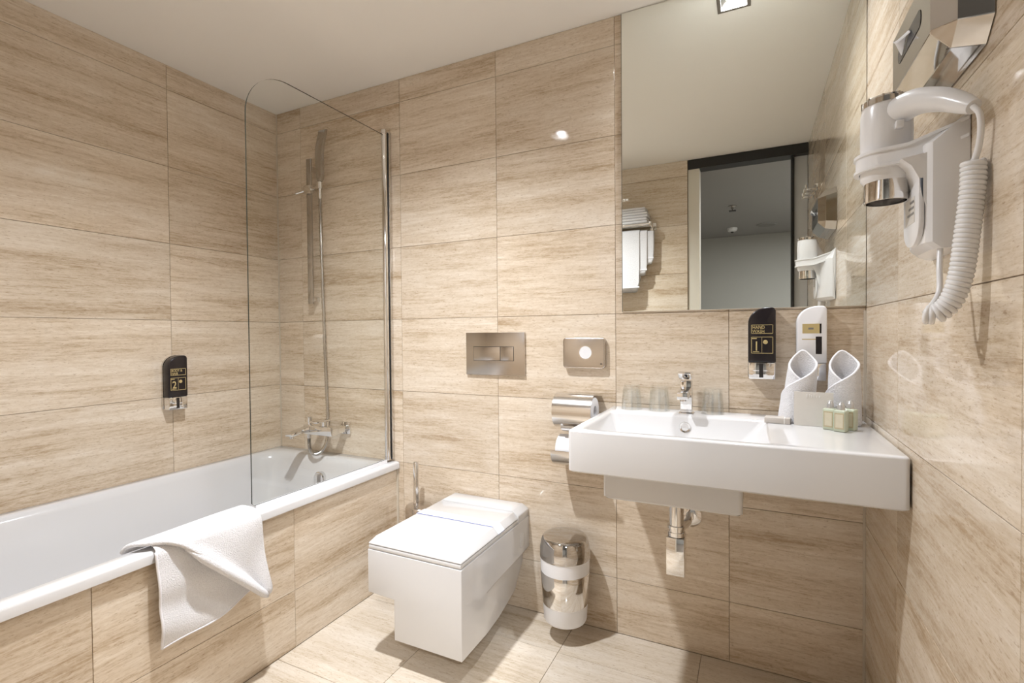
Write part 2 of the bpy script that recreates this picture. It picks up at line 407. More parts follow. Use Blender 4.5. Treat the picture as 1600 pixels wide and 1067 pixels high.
# ================================================================ bathtub
def bathtub():
    t = thing('bathtub', 'long white built-in bathtub with tiled front panel along the left wall', 'bathtub', (.39, -.86, .0))
    x0, x1, y0, y1 = .0015, .797, YF+.002, -.0015
    zt = .545
    def ring(dx0, dx1, dy0, dy1, r, z): return [(p[0], p[1], z) for p in rrect(x0+dx0, x1-dx1, y0+dy0, y1-dy1, r, 8)]
    bm = bmesh.new()
    loft(bm, [ring(0, 0, 0, 0, .004, .513), ring(0, 0, 0, 0, .004, zt-.010), ring(.001, .003, .001, .001, .005, zt-.003), ring(.003, .011, .003, .003, .01, zt),
              ring(.040, .050, .05, .070, .10, zt), ring(.047, .058, .06, .078, .11, zt-.006), ring(.056, .068, .07, .09, .115, zt-.03),
              ring(.085, .098, .14, .125, .12, .33), ring(.115, .125, .26, .16, .13, .19), ring(.15, .16, .33, .20, .12, .155), ring(.22, .23, .42, .28, .1, .145)], cap1=True)
    fin('basin', bm, 'acrylic', t, smooth=50)
    cx, cz = .40, .445; cy = -.1125
    bm = bmesh.new(); lathe_solid(bm, [(.034, .012), (.034, -.004), (.030, -.009), (.012, -.010)], (cx, cy, cz), 32, 'y'); k = fin('overflow_knob', bm, 'chrome', t)
    bm = bmesh.new(); box(bm, cx-.005, cx+.005, cy-.024, cy-.009, cz-.024, cz+.024); fin('grip', bm, 'chrome', k, bevel=.002)
    bm = bmesh.new(); lathe_solid(bm, [(.03, 0), (.03, .004), (.02, .008)], (.40, -.36, .1455), 28); fin('drain', bm, 'chrome', t)
bathtub()

# ================================================================ glass screen
def shower_screen():
    t = thing('shower_screen', 'clear glass bath screen with a rounded top corner and chrome wall post', 'shower screen', (.757, -.35, .547))
    gx0, gx1 = .754, .760; zb, zt, yf, yw, r = .560, 2.055, -.732, -.045, .17
    out = [(yw, zb), (yw, zt)] + [(yf+r - r*math.sin(a), zt-r + r*math.cos(a)) for a in [PI/2*i/14 for i in range(15)]] + [(yf, zb+.008), (yf+.008, zb)]
    bm = bmesh.new(); v0 = [bm.verts.new((gx0, a, c)) for a, c in out]; bm.faces.new(v0)
    p = fin('pane', bm, 'glass', t, smooth=0)
    bm = bmesh.new()
    loft(bm, [[(gx0+.0004, a, c) for a, c in out], [(gx1, a, c) for a, c in out]]); fin('edge', bm, 'glass_edge', p, smooth=0)
    bm = bmesh.new(); tube(bm, [(.757, -.037, zb-.004), (.757, -.037, zt+.02)], .012, 20); fin('hinge_post', bm, 'chrome', t, smooth=60)
    for z in (zb-.004, zt+.005):
        bm = bmesh.new(); tube(bm, [(.757, -.037, z), (.757, -.037, z+.018)], .0135, 20); fin('end_cap', bm, 'satin_chrome', t, smooth=60)
    fin('wall_profile', B(.745, .769, -.0165, -.0008, zb-.006, zt+.02), 'satin_chrome', t, bevel=.002)
    fin('post_seal', B(.753, .761, -.0255, -.0165, zb-.004, zt+.018), 'seal', t, smooth=0)
    fin('bottom_seal', B(.751, .763, yf+.012, yw-.004, .5455, zb), 'frosted', t, smooth=0)
shower_screen()

# ================================================================ shower set on the back wall
def hand_shower_rail():
    t = thing('shower_rail', 'flat chrome vertical shower rail on the wall above the bath mixer', 'shower rail', (.285, 0, 1.30))
    fin('bar', B(.268, .302, -.048, -.040, 1.295, 2.02), 'rail_chrome', t, bevel=.002)
    for z in (1.32, 1.97):
        fin('bracket', B(.276, .300, -.040, -.0005, z-.012, z+.012), 'chrome', t, bevel=.002)
    fin('slider', B(.262, .310, -.062, -.036, 1.845, 1.885), 'chrome', t, bevel=.003)
    bm = bmesh.new(); tube(bm, [(.31, -.05, 1.865), (.37, -.064, 1.865)], .008, 12); fin('arm', bm, 'chrome', t)
    bm = bmesh.new(); tube(bm, [(.262, -.05, 1.865), (.215, -.066, 1.852)], [.008, .007], 12); fin('lever', bm, 'chrome', t)
    bm = bmesh.new(); lathe(bm, [(.011, -.016), (.016, -.016), (.016, .016), (.011, .016)], (.385, -.07, 1.865), 20, closed=True); fin('cradle', bm, 'chrome', t)
hand_shower_rail()
def hand_shower():
    t = thing('hand_shower', 'slim square chrome hand shower with long metal hose hanging on the rail', 'hand shower', (.385, -.07, 1.865))
    bm = bmesh.new()
    def sec(c, tx, dy, dz, wd, th):      # rectangular section
        c = Vector(c); nrm = Vector((0, -dz, dy)).normalized()
        return [c + Vector((a*wd/2, 0, 0)) + nrm*(s*th/2) for a, s in ((-1,-1),(1,-1),(1,1),(-1,1))]
    loft(bm, [sec((.388, -.070, 1.885), 0, 0, 1, .020, .016), sec((.388, -.071, 1.905), 0, 0, 1, .036, .020), sec((.389, -.074, 2.02), 0, -.08, 1, .040, .022),
              sec((.400, -.080, 2.05), 0, -.25, 1, .042, .022), sec((.436, -.094, 2.118), 0, -.3, 1, .044, .018)], cap0=True, cap1=True)
    fin('handset', bm, 'rail_chrome', t, bevel=.002)
    bm = bmesh.new(); lathe_solid(bm, [(.008, -.06), (.010, -.055), (.010, .02)], (.385, -.07, 1.865), 16); fin('cone_nut', bm, 'satin_chrome', t)
    ctrl = [(.385, -.07, 1.805), (.385, -.067, 1.6), (.388, -.062, 1.3), (.395, -.060, 1.0), (.404, -.062, .82), (.412, -.068, .70), (.415, -.080, .62), (.398, -.10, .572), (.362, -.108, .560), (.330, -.104, .578), (.322, -.102, .612), (.322, -.102, .632)]
    p = smooth_path(ctrl, 22); n = len(p)
    bm = bmesh.new(); tube(bm, p, [.0082 + .0007*math.cos(i*PI) for i in range(n)], 10); fin('hose', bm, 'rail_chrome', t, smooth=60)
hand_shower()
def bath_mixer():
    t = thing('bath_mixer', 'chrome wall-mounted bath mixer tap with square wall plates', 'mixer tap', (.395, 0, .68))
    for x in (.325, .470):
        fin('wall_plate', B(x-.03, x+.03, -.012, -.0005, .648, .708), 'chrome', t, bevel=.003)
        fin('connector', B(x-.016, x+.016, -.075, -.012, .662, .694), 'chrome', t, bevel=.002)
    fin('body', B(.300, .486, -.12, -.07, .655, .70), 'chrome', t, bevel=.005)
    bm = bmesh.new()
    loft(bm, [[(.300, -.12, .667), (.345, -.12, .667), (.345, -.12, .692), (.300, -.12, .692)], [(.300, -.17, .667), (.345, -.17, .667), (.345, -.17, .685), (.300, -.17, .685)],
              [(.300, -.222, .662), (.345, -.222, .662), (.345, -.225, .675), (.300, -.225, .675)]], cap0=True, cap1=True)
    s = fin('spout', bm, 'chrome', t, bevel=.002)
    bm = bmesh.new(); lathe_solid(bm, [(.011, -.01), (.011, .006)], (.3225, -.205, .660), 16); fin('aerator', bm, 'satin_chrome', s)
    bm = bmesh.new(); lathe_solid(bm, [(.019, .70), (.019, .72), (.016, .724)], (.42, -.095, 0), 24); fin('cartridge', bm, 'chrome', t)
    bm = bmesh.new()
    prism(bm, [(.395, .722), (.445, .722), (.445, .732), (.395, .732)], 'xz', -.165, -.08); fin('lever', bm, 'chrome', t, bevel=.003)
    bm = bmesh.new(); lathe_solid(bm, [(.011, .70), (.011, .712), (.013, .713), (.013, .735), (.010, .738)], (.322, -.098, 0), 18); fin('diverter_knob', bm, 'chrome', t)
    bm = bmesh.new(); lathe_solid(bm, [(.009, .634), (.010, .636), (.010, .656)], (.322, -.12+.018, 0), 16); fin('hose_outlet', bm, 'satin_chrome', t)
bath_mixer()

# ================================================================ wall dispensers
def dispenser(loc, rz, body, label, title, number, group):
    """local frame: width along x, height along z, front towards -y"""
    t = thing('soap_dispenser', label, 'soap dispenser', loc, rz, group)
    wd, hb, ht, dp = .080, .055, .233, .052
    def outline(m, z0):
        pts = [(-wd/2+m, z0), (wd/2-m, z0), (wd/2-m, ht-.012), (wd/2-m-.003, ht-.004), (wd/2-m-.010, ht-m)]
        for i in range(1, 13):
            a = PI/2*i/12; pts.append((wd/2-.020 - (wd-.020-m)*math.sin(a)**.9, ht-m - .052*(1-math.cos(a))**1.0))
        return pts
    bm = bmesh.new(); prism(bm, outline(0, hb), 'xz', -dp, -.012); fin('body', bm, body, t, bevel=.004, seg=3, smooth=60, local=True)
    bm = bmesh.new(); prism(bm, outline(-.001, .004), 'xz', -.012, -.0006); fin('back_plate', bm, 'satin_chrome', t, smooth=40, local=True)
    ch = fin('chrome_base', B(-wd/2+.001, wd/2-.001, -dp+.001, -.012, 0, hb), 'chrome', t, bevel=.004, local=True)
    for z in (.014, .027): fin('slot', B(-wd*.33, wd*.20, -dp-.0004, -dp+.002, z, z+.0022), 'plastic', ch, smooth=0, local=True)
    fin('nozzle', B(-.008, .004, -dp-.0006, -dp+.003, .006, hb-.003), 'dark_metal', ch, smooth=0, local=True)
    y = -dp - .0006; R = (PI/2, 0, 0)
    def frame(x0, x1, z0, z1, th=.0016, mat='gold'):
        bm = bmesh.new()
        for a in ((x0, x1, z0, z0+th), (x0, x1, z1-th, z1), (x0, x0+th, z0, z1), (x1-th, x1, z0, z1)): box(bm, a[0], a[1], y, y+.001, a[2], a[3])
        fin('frame_print', bm, mat, t, smooth=0, local=True)
    if body == 'black':
        frame(-.031, .032, .148, .177); frame(-.031, .032, .084, .138)
        text(t, title[0], .0155, 'gold', (-.028, y, .1635), R, sx=.80); text(t, title[1], .0155, 'gold', (-.028, y, .1505), R, sx=.80)
        text(t, number, .043, 'gold', (-.025, y, .0935), R, sx=.85)
        fin('divider_print', B(-.0005, .0005, y, y+.001, .087, .135), 'gold', t, smooth=0, local=True)
        bm = bmesh.new(); lathe_solid(bm, [(.007, 0), (.007, .0008)], (.010, y, .121), 18, 'y'); fin('emblem', bm, 'gold', t, local=True)
        fin('small_print', B(-.026, -.008, y, y+.001, .0885, .0905), 'gold', t, smooth=0, local=True)
        fin('small_print', B(-.029, -.015, y, y+.001, .131, .134), 'gold', t, smooth=0, local=True)
    else:
        fin('gold_print', B(-.026, .020, y, y+.001, .148, .178), 'gold', t, smooth=0, local=True)
        fin('black_print', B(.020, .025, y, y+.001, .148, .178), 'black', t, smooth=0, local=True)
        fin('small_print', B(-.010, .004, y-.0004, y+.001, .160, .166), 'cork', t, smooth=0, local=True)
        fin('black_print', B(.010, .026, y, y+.001, .084, .138), 'black', t, smooth=0, local=True)
        fin('gold_print', B(-.027, .010, y, y+.001, .128, .131), 'gold', t, smooth=0, local=True)
    return t
dispenser((2.309, 0, .983), 0, 'black', 'black hand wash dispenser with chrome base, marked 1, below the mirror', ('HAND', 'WASH'), '1', 'wall soap dispensers')
dispenser((2.448, 0, .983), 0, 'frosted', 'white soap dispenser with a gold label, behind the rolled towels', None, None, 'wall soap dispensers')
dispenser((0, -.556, .822), PI/2, 'black', 'black body and hair wash dispenser, marked 2, on the wall above the bathtub', ('BODY &', 'HAIR'), '2', 'wall soap dispensers')

# ================================================================ mirror
def mirror():
    t = thing('wall_mirror', 'large frameless mirror on the wall above the washbasin', 'mirror', (2.22, 0, 1.216))
    x0, x1, z0, z1 = 1.8475, WX-.0015, 1.216, H-.003
    fin('silvered_glass', B(x0, x1, -.006, -.0008, z0, z1), 'mirror', t, smooth=0)
    e = .0016
    for a in ((x0-e, x0, z0-e, z1), (x0, x1, z0-e, z0)):
        fin('edge', B(a[0], a[1], -.0062, -.0008, a[2], a[3]), 'glass_edge' if a[1] == x0 else 'trim', t, smooth=0)
mirror()

# ================================================================ washbasin and what stands on it
SZ = .862
def washbasin():
    t = thing('washbasin', 'wide white ceramic washbasin with a flat shelf on its right, under the mirror', 'washbasin', (2.2, -.25, SZ))
    x0, x1, y0, y1 = 1.806, WX-.003, -.505, -.0012
    def o(m, r, z): return [(p[0], p[1], z) for p in rrect(x0+m, x1-m, y0+m, y1-m*.3, r, 7)]
    def i(a, b2, c, d, r, z): return [(p[0], p[1], z) for p in rrect(a, b2, c, d, r, 7)]
    bm = bmesh.new()
    loft(bm, [o(.004, .012, .742), o(0, .012, .746), o(0, .012, SZ-.006), o(.002, .012, SZ-.002), o(.006, .012, SZ),
              i(1.832, 2.325, -.478, -.125, .02, SZ), i(1.835, 2.322, -.475, -.128, .02, SZ-.002), i(1.839, 2.316, -.471, -.131, .02, SZ-.008),
              i(1.868, 2.256, -.445, -.150, .025, SZ-.082), i(1.885, 2.236, -.43, -.165, .03, SZ-.094), i(2.0, 2.14, -.34, -.25, .03, SZ-.098)], cap0=True, cap1=True)
    b = fin('basin', bm, 'ceramic', t, smooth=40)
    bm = bmesh.new()
    loft(bm, [[(p[0], p[1], z) for p in rrect(1.886+m, 2.259-m, -.425+m, -.06-m, .012, 6)] for m, z in ((.006, .652), (0, .658), (0, .7415))], cap0=True, cap1=True)
    fin('underside', bm, 'ceramic', t, smooth=40)
    cy = -.139; cz = .826
    bm = bmesh.new(); lathe(bm, [(.012, .006), (.012, -.003), (.0165, -.005), (.018, -.002), (.018, .006)], (2.082, cy, cz), 28, 'y', closed=True); k = fin('overflow_ring', bm, 'chrome', t)
    bm = bmesh.new(); lathe_solid(bm, [(.012, .004), (.012, .0)], (2.082, cy, cz), 24, 'y'); fin('overflow_hole', bm, 'satin_chrome', k)
    bm = bmesh.new(); lathe_solid(bm, [(.03, 0), (.03, .004), (.026, .007)], (2.075, -.295, SZ-.0975), 28); fin('drain', bm, 'chrome', t)
washbasin()
def basin_tap():
    x, y = 2.080, -.072
    t = thing('basin_tap', 'square chrome mixer tap on the back edge of the washbasin', 'tap', (x, y, SZ))
    fin('foot', B(x-.024, x+.024, y-.024, y+.024, SZ+.0003, SZ+.004), 'chrome', t, bevel=.001)
    fin('body', B(x-.019, x+.019, y-.02, y+.02, SZ+.004, SZ+.112), 'chrome', t, bevel=.003)
    bm = bmesh.new()
    loft(bm, [[(x-.017, y-.018, SZ+.066), (x+.017, y-.018, SZ+.066), (x+.017, y-.018, SZ+.092), (x-.017, y-.018, SZ+.092)],
              [(x-.017, y-.115, SZ+.060), (x+.017, y-.115, SZ+.060), (x+.017, y-.115, SZ+.082), (x-.017, y-.115, SZ+.082)]], cap0=True, cap1=True)
    s = fin('spout', bm, 'chrome', t, bevel=.002)
    bm = bmesh.new(); lathe_solid(bm, [(.010, SZ+.054), (.010, SZ+.063)], (x, y-.10, 0), 16); fin('aerator', bm, 'satin_chrome', s)
    bm = bmesh.new()
    loft(bm, [[(x-.020, y+.022, SZ+.116), (x+.020, y+.022, SZ+.116), (x+.020, y+.022, SZ+.142), (x-.020, y+.022, SZ+.142)],
              [(x-.020, y-.03, SZ+.118), (x+.020, y-.03, SZ+.118), (x+.020, y-.03, SZ+.142), (x-.020, y-.03, SZ+.142)],
              [(x-.020, y-.065, SZ+.138), (x+.020, y-.065, SZ+.138), (x+.020, y-.065, SZ+.144), (x-.020, y-.065, SZ+.144)]], cap0=True, cap1=True)
    lv = fin('lever', bm, 'chrome', t, bevel=.0015)
    bm = bmesh.new(); lathe_solid(bm, [(.0025, 0), (.0025, .001)], (x+.002, y-.0315, SZ+.128), 12, 'y'); fin('mark', bm, 'dark_metal', lv)
basin_tap()
def tumbler(x, y, label):
    t = thing('glass_tumbler', label, 'glass', (x, y, SZ), group='upturned glasses by the tap')
    bm = bmesh.new()      # thick base up, thin walls down
    lathe(bm, [(.0372, .0006), (.0362, .0003), (.0352, .0008), (.0295, .069), (.0265, .0725), (.0001, .0730), (.0001, .0870), (.0282, .0870), (.0306, .0840), (.0310, .0800)], (x, y, SZ), 40, closed=True)
    fin('vessel', bm, 'tumbler', t, smooth=50)
tumbler(1.888, -.046, 'upturned clear glass tumbler, the leftmost of three by the tap')
tumbler(1.985, -.046, 'upturned clear glass tumbler just left of the chrome tap')
tumbler(2.160, -.046, 'upturned clear glass tumbler just right of the chrome tap')
def rolled_towel(x, y, rz, label, sc=1., lean=0., seed=0):
    t = thing('rolled_towel', label, 'towel', (x, y, SZ), rz, 'rolled face towels on the washbasin')
    keys = [(-95, .128), (-150, .158), (-200, .180), (-250, .208), (-275, .219), (-300, .208), (-345, .186), (-385, .172), (-425, .148), (-460, .130), (-500, .108), (-545, .078)]
    def top(a):
        for (a0, h0), (a1, h1) in zip(keys, keys[1:]):
            if a <= a0 and a >= a1:
                f = (a0-a)/(a0-a1); return h0 + (h1-h0)*f
        return keys[-1][1]
    def fn(u, v):      # one sheet rolled in a spiral; the outer end runs diagonally down the front
        a = -95 - 450*u; h = sum(top(max(-545, min(-95, a+d))) for d in (-12, 0, 12))/3; z = .001 + v*(h-.001)
        r = (.0295 + .0115*u + .003*math.sin(u*9+seed))*sc*(1.10 - .10*min(1, z/.06) + .06*math.sin(min(1, z/.16)*PI) - .10*max(0, z-.15)/.07)
        t2 = math.radians(a)
        return (r*1.08*math.cos(t2) + lean*z, r*.92*math.sin(t2), z)
    bm = bmesh.new(); grid(bm, fn, 72, 22)
    cloth('roll', bm, 'terry', t, .006, 1, True, 0)
    pts = [fn(i/80, 1) for i in range(81)] + [fn(1, 1-j/10) for j in range(1, 10)]
    bm = bmesh.new(); tube(bm, pts, .0036, 8); fin('hem', bm, 'hem', t, smooth=180, local=True)
    bm = bmesh.new(); lathe_solid(bm, [(.020, .001), (.021, .06), (.017, .115)], (lean*.06, .004, 0), 20); fin('core', bm, 'terry', t, smooth=60, local=True)
rolled_towel(2.400, -.106, .10, 'upright rolled white face towel, the left one behind the grey card', .98, .10, 1)
rolled_towel(2.520, -.106, .0, 'upright rolled white face towel, the right one near the corner', .98, .0, 2)
def card():
    t = thing('hotel_card', 'square grey-beige card leaning against the rolled towels', 'card', (2.440, -.178, SZ))
    t.rotation_euler = (0, 0, -.10)
    wd, ht, th, ln = .098, .098, .003, .012
    bm = bmesh.new()
    loft(bm, [[(-wd/2, 0, .0005), (wd/2, 0, .0005), (wd/2, th, .0005), (-wd/2, th, .0005)], [(-wd/2, ln, ht), (wd/2, ln, ht), (wd/2, ln+th, ht), (-wd/2, ln+th, ht)]], cap0=True, cap1=True)
    fin('sheet', bm, 'card', t, smooth=0, local=True)
    x = -.018
    for wv, hv in ((.006, .009), (.003, .009), (.005, .007), (.004, .009), (.006, .006), (.007, .006)):     # unreadable pale lettering
        z = .082; bm = bmesh.new(); yy = ln*z/ht
        box(bm, x, x+wv*.55, yy-.0012, yy+.001, z, z+hv); fin('print', bm, 'print', t, smooth=0, local=True); x += wv+.0015
card()
def soap_bar():
    t = thing('soap_bar', 'small beige wrapped soap bar lying on the washbasin edge before the card', 'soap', (2.350, -.150, SZ), -.12)
    bm = bmesh.new(); box(bm, -.034, .034, -.022, .022, .0005, .0175); fin('wrapper', bm, 'soap', t, bevel=.0015, local=True)
    bm = bmesh.new(); box(bm, .018, .0205, -.0223, .0223, .0008, .0178); fin('paper_band', bm, 'print', t, smooth=0, local=True)
soap_bar()
def lotion_bottle(x, y, rz, label):
    t = thing('lotion_bottle', label, 'bottle', (x, y, SZ), rz, 'miniature toiletry bottles')
    h = .0145
    bm = bmesh.new()
    loft(bm, [[(p[0], p[1], z) for p in rrect(-h+m, h-m, -h+m, h-m, .003, 4)] for m, z in ((.0015, .0005), (0, .002), (0, .0565), (.0015, .0585), (.005, .0598))], cap0=True, cap1=True)
    fin('body', bm, 'liquid', t, smooth=40, local=True)
    lb = fin('label', B(-h+.003, h-.003, -h-.0006, -h+.001, .008, .052), 'label', t, smooth=0, local=True)
    fin('label_panel', B(-h+.0055, h-.0055, -h-.0009, -h+.001, .012, .048), 'label_light', lb, smooth=0, local=True)
    bm = bmesh.new(); lathe_solid(bm, [(.0085, .0595), (.0085, .073), (.0075, .0745), (.0055, .080), (.002, .082)], (0, 0, 0), 20); fin('cap', bm, 'silver_cap', t, local=True)
    bm = bmesh.new(); lathe_solid(bm, [(.0095, .0592), (.0095, .0615)], (0, 0, 0), 20); fin('collar', bm, 'satin_chrome', t, local=True)
lotion_bottle(2.4780, -.206, -.45, 'small pale green lotion bottle, back left of the three beside the card')
lotion_bottle(2.5005, -.230, -.45, 'small pale green lotion bottle, the front one with its beige label in view')
lotion_bottle(2.5265, -.196, -.45, 'small pale green lotion bottle, back right of the three near the corner')
def bottle_trap():
    x, y = 2.067, -.235
    t = thing('bottle_trap', 'chrome drain pipe with square trap under the washbasin', 'drain trap', (x, y, .38))
    bm = bmesh.new(); tube(bm, [(x, y, .53), (x, y, .6515)], .0225, 24); fin('tailpiece', bm, 'chrome', t, smooth=60)
    bm = bmesh.new(); lathe_solid(bm, [(.022, .502), (.027, .504), (.027, .516), (.024, .518), (.024, .527), (.0275, .528), (.0275, .536), (.0225, .537)], (x, y, 0), 28); fin('collar', bm, 'chrome', t)
    fin('cup', B(x-.027, x+.027, y-.027, y+.027, .385, .502), 'chrome', t, bevel=.002)
    bm = bmesh.new(); tube(bm, smooth_path([(x, y+.015, .515), (x+.004, y+.07, .505), (x+.012, -.08, .492), (x+.012, -.01, .490)], 8), .016, 18); fin('outlet_pipe', bm, 'chrome', t, smooth=60)
    bm = bmesh.new(); lathe_solid(bm, [(.042, -.0006), (.042, -.004), (.03, -.010), (.018, -.011)], (x+.012, 0, .490), 32, 'y'); fin('wall_flange', bm, 'chrome', t)
bottle_trap()

# ================================================================ toilet
def toilet():
    t = thing('toilet', 'boxy white wall-hung toilet with closed lid', 'toilet', (1.265, -.26, .10))
    L0, R0, F0 = 1.075, 1.457, -.525
    zb, zu, zt = .10, .238, .392
    bm = bmesh.new()
    # outline as seen from the front, lofted from the wall to the front; the lower block is narrower than the upper one
    def sec(y, l, r, ll, lr, b, u, tp): return [(ll, y, b), (lr, y, b), (lr, y, u), (r, y, u+.004), (r, y, tp), (l, y, tp), (l, y, u+.004), (ll, y, u)]
    loft(bm, [sec(-.0012, L0, R0, L0+.125, R0-.03, .20, .262, zt), sec(-.03, L0, R0, L0+.125, R0-.03, .17, .260, zt), sec(-.08, L0, R0, L0+.125, R0-.029, zb+.012, .256, zt),
              sec(-.25, L0, R0, L0+.119, R0-.010, zb, .248, zt),
              sec(-.36, L0, R0, L0+.115, R0-.0008, zb, .242, zt), sec(F0, L0, R0, L0+.113, R0-.0004, zb, zu, zt)], cap0=True, cap1=True)
    bw = fin('bowl', bm, 'ceramic', t, bevel=.010, seg=3, smooth=50)
    # raised rear part against the wall
    bm = bmesh.new(); prism(bm, [(L0+.003, .385), (R0-.003, .385), (R0, .422), (R0-.028, .440), (L0+.028, .440), (L0, .422)], 'xz', -.100, -.0012)
    fin('rear_deck', bm, 'ceramic', t, bevel=.004)
    fin('seat', B(L0+.002, R0-.002, F0+.001, -.102, zt+.0015, zt+.016), 'ceramic', t, bevel=.004)
    bm = bmesh.new(); a, c, d, e = L0+.002, R0-.002, F0+.002, -.103; q = .020
    loft(bm, [[(a, d, zt+.018), (c, d, zt+.018), (c, e, zt+.018), (a, e, zt+.018)], [(a, d, zt+.022), (c, d, zt+.022), (c, e, zt+.022), (a, e, zt+.022)],
              [(a+q, d+q*.9, zt+.044), (c-q, d+q*.9, zt+.044), (c-q, e, zt+.044), (a+q, e, zt+.044)]], cap0=True, cap1=True)
    ld = fin('lid', bm, 'ceramic', t, bevel=.005, seg=3)
    # hygiene paper band across the lid
    z = zt+.0445; y0, y1 = -.272, -.222
    path = [(a-.0012, zt+.018), (a-.0012, zt+.0225), (a+q, z+.0005), (c-q, z+.0005), (c+.0012, zt+.0225), (c+.0012, zt+.018)]
    bm = bmesh.new(); loft(bm, [[(p[0], y0, p[1]) for p in path], [(p[0], y1, p[1]) for p in path]], closed=False)
    bd = fin('paper_band', bm, 'paper', ld, smooth=0)
    s = bd.modifiers.new('thickness', 'SOLIDIFY'); s.thickness = .0006; s.offset = 1
    for k in range(9):
        fin('band_print', B(c-.004-.0, c+.0024, y0+.004+.005*k, y0+.0065+.005*k, zt+.0185, zt+.0215), 'blue_print', bd, smooth=0) if k % 2 == 0 else None
    fin('band_line', B(a+q, c-q, y0-.0005, y0+.0022, z+.0002, z+.0016), 'blue_print', bd, smooth=0)
    for x in (L0+.06, R0-.06):
        fin('hinge', B(x-.015, x+.015, -.112, -.096, zt+.012, zt+.030), 'chrome', t, bevel=.002)
    bm = bmesh.new(); prism(bm, rrect(-.085, -.045, .285, .345, .018, 5), 'yz', R0-.004, R0+.0015); fin('fixing_cover', bm, 'ceramic', t, bevel=.001)
toilet()
def flush_plate():
    x0, x1, z0, z1 = 1.171, 1.448, .964, 1.143
    t = thing('flush_plate', 'brushed steel dual flush plate on the wall above the toilet', 'flush plate', ((x0+x1)/2, 0, z0))
    fin('plate', B(x0, x1, -.012, -.0005, z0, z1), 'brushed', t, bevel=.0015)
    bx0, bx1, bz0, bz1, s = x0+.038, x1-.050, z0+.062, z1-.060, .128
    fin('button_gap', B(bx0-.0015, bx1+.0015, -.0123, -.010, bz0-.0015, bz1+.0015), 'dark_metal', t, smooth=0)
    fin('button', B(bx0, bx0+s-.001, -.0138, -.011, bz0, bz1), 'brushed', t, bevel=.0006)
    fin('button', B(bx0+s+.001, bx1, -.0138, -.011, bz0, bz1), 'brushed', t, bevel=.0006)
flush_plate()
def bag_dispenser():
    x0, x1, z0, z1 = 1.618, 1.784, 1.003, 1.120
    t = thing('hygiene_bag_dispenser', 'small chrome hygiene bag dispenser with a round opening showing white paper', 'dispenser', ((x0+x1)/2, 0, z0))
    bm = bmesh.new(); prism(bm, rrect(x0, x1, z0, z1, .012, 5), 'xz', -.026, -.0006); fin('case', bm, 'brushed', t, bevel=.004, seg=3)
    cx, cz = (x0+x1)/2+.008, (z0+z1)/2+.002
    bm = bmesh.new(); lathe(bm, [(.024, .0), (.024, -.0008), (.0275, -.0008), (.0275, 0)], (cx, -.0262, cz), 32, 'y', closed=True); fin('opening_rim', bm, 'satin_chrome', t)
    bm = bmesh.new(); lathe_solid(bm, [(.024, 0), (.024, -.0006)], (cx, -.0260, cz), 32, 'y'); fin('bag', bm, 'paper', t)
    fin('lock', B(x1-.018, x1-.010, -.0268, -.025, z0+.016, z0+.020), 'dark_metal', t, smooth=0)
bag_dispenser()

# ================================================================ toilet paper
def roll_mesh(x0, x1, y, z, r, ri):
    bm = bmesh.new(); lathe(bm, [(ri, x0), (r-.002, x0), (r, x0+.002), (r, x1-.002), (r-.002, x1), (ri, x1)], (0, y, z), 48, 'x', closed=True); return bm
def paper_holder():
    x0, x1, y, z = 1.613, 1.762, -.074, .848
    t = thing('paper_holder', 'chrome toilet paper holder with a curved cover, left of the washbasin', 'paper holder', ((x0+x1)/2, 0, .79))
    bm = bmesh.new(); r = .066; pts = []
    pts.append((-.006, z+.058)); 
    for i in range(21):
        a = math.radians(100 + 165*i/20); pts.append((y + r*math.cos(a)*1.0, z + r*math.sin(a)))
    strip(bm, pts, .0018, x0, x1); fin('cover', bm, 'cover_chrome', t, smooth=45)
    fin('wall_bracket', B(x0+.035, x1-.035, -.010, -.0006, z-.02, z+.045), 'chrome', t, bevel=.002)
    bm = bmesh.new(); tube(bm, smooth_path([(x0+.004, -.006, z+.05), (x0-.004, -.03, z+.02), (x0-.004, y, z), (x0+.004, y, z)], 6), .004, 10); fin('arm', bm, 'chrome', t)
    bm = bmesh.new(); tube(bm, [(x0, y, z), (x1-.008, y, z)], .006, 12); fin('spindle', bm, 'chrome', t)
    tag(fin('paper_roll', roll_mesh(x0+.008, x1-.002, y, z, .052, .021), 'paper', None, smooth=60, base=((x0+x1)/2, y, z-.052)), 'white toilet paper roll under the chrome curved cover', 'toilet paper', 'toilet paper rolls')
    # lower lip of the cover, a loose curved flap
    bm = bmesh.new(); pts = [(y-.052, z-.052), (y-.046, z-.066), (y-.030, z-.074), (y-.008, z-.076)]
    strip(bm, pts, .002, x0+.03, x1+.008); fin('cover_flap', bm, 'cover_chrome', t, smooth=45)
paper_holder()
def spare_holder():
    x0, x1, y, z = 1.605, 1.765, -.074, .700
    t = thing('spare_roll_holder', 'chrome tray for the spare paper roll, half hidden behind the washbasin', 'paper holder', ((x0+x1)/2, 0, .64))
    bm = bmesh.new(); r = .058
    pts = [(-.004, z+.03), (-.006, z-.01)] + [(y + r*math.cos(math.radians(a)), z + r*math.sin(math.radians(a))) for a in range(-30, -171, -14)] + [(y-r*1.0, z+.004)]
    strip(bm, pts, .0018, x0, x1); fin('tray', bm, 'satin_chrome', t, smooth=45)
    fin('wall_bracket', B(x0+.04, x1-.04, -.008, -.0006, z-.01, z+.05), 'chrome', t, bevel=.002)
    tag(fin('paper_roll', roll_mesh(x0+.016, x1-.03, y, z, .0545, .021), 'paper', None, smooth=60, base=((x0+x1)/2, y, z-.0545)), 'spare white toilet paper roll in the lower chrome tray', 'toilet paper', 'toilet paper rolls')
spare_holder()

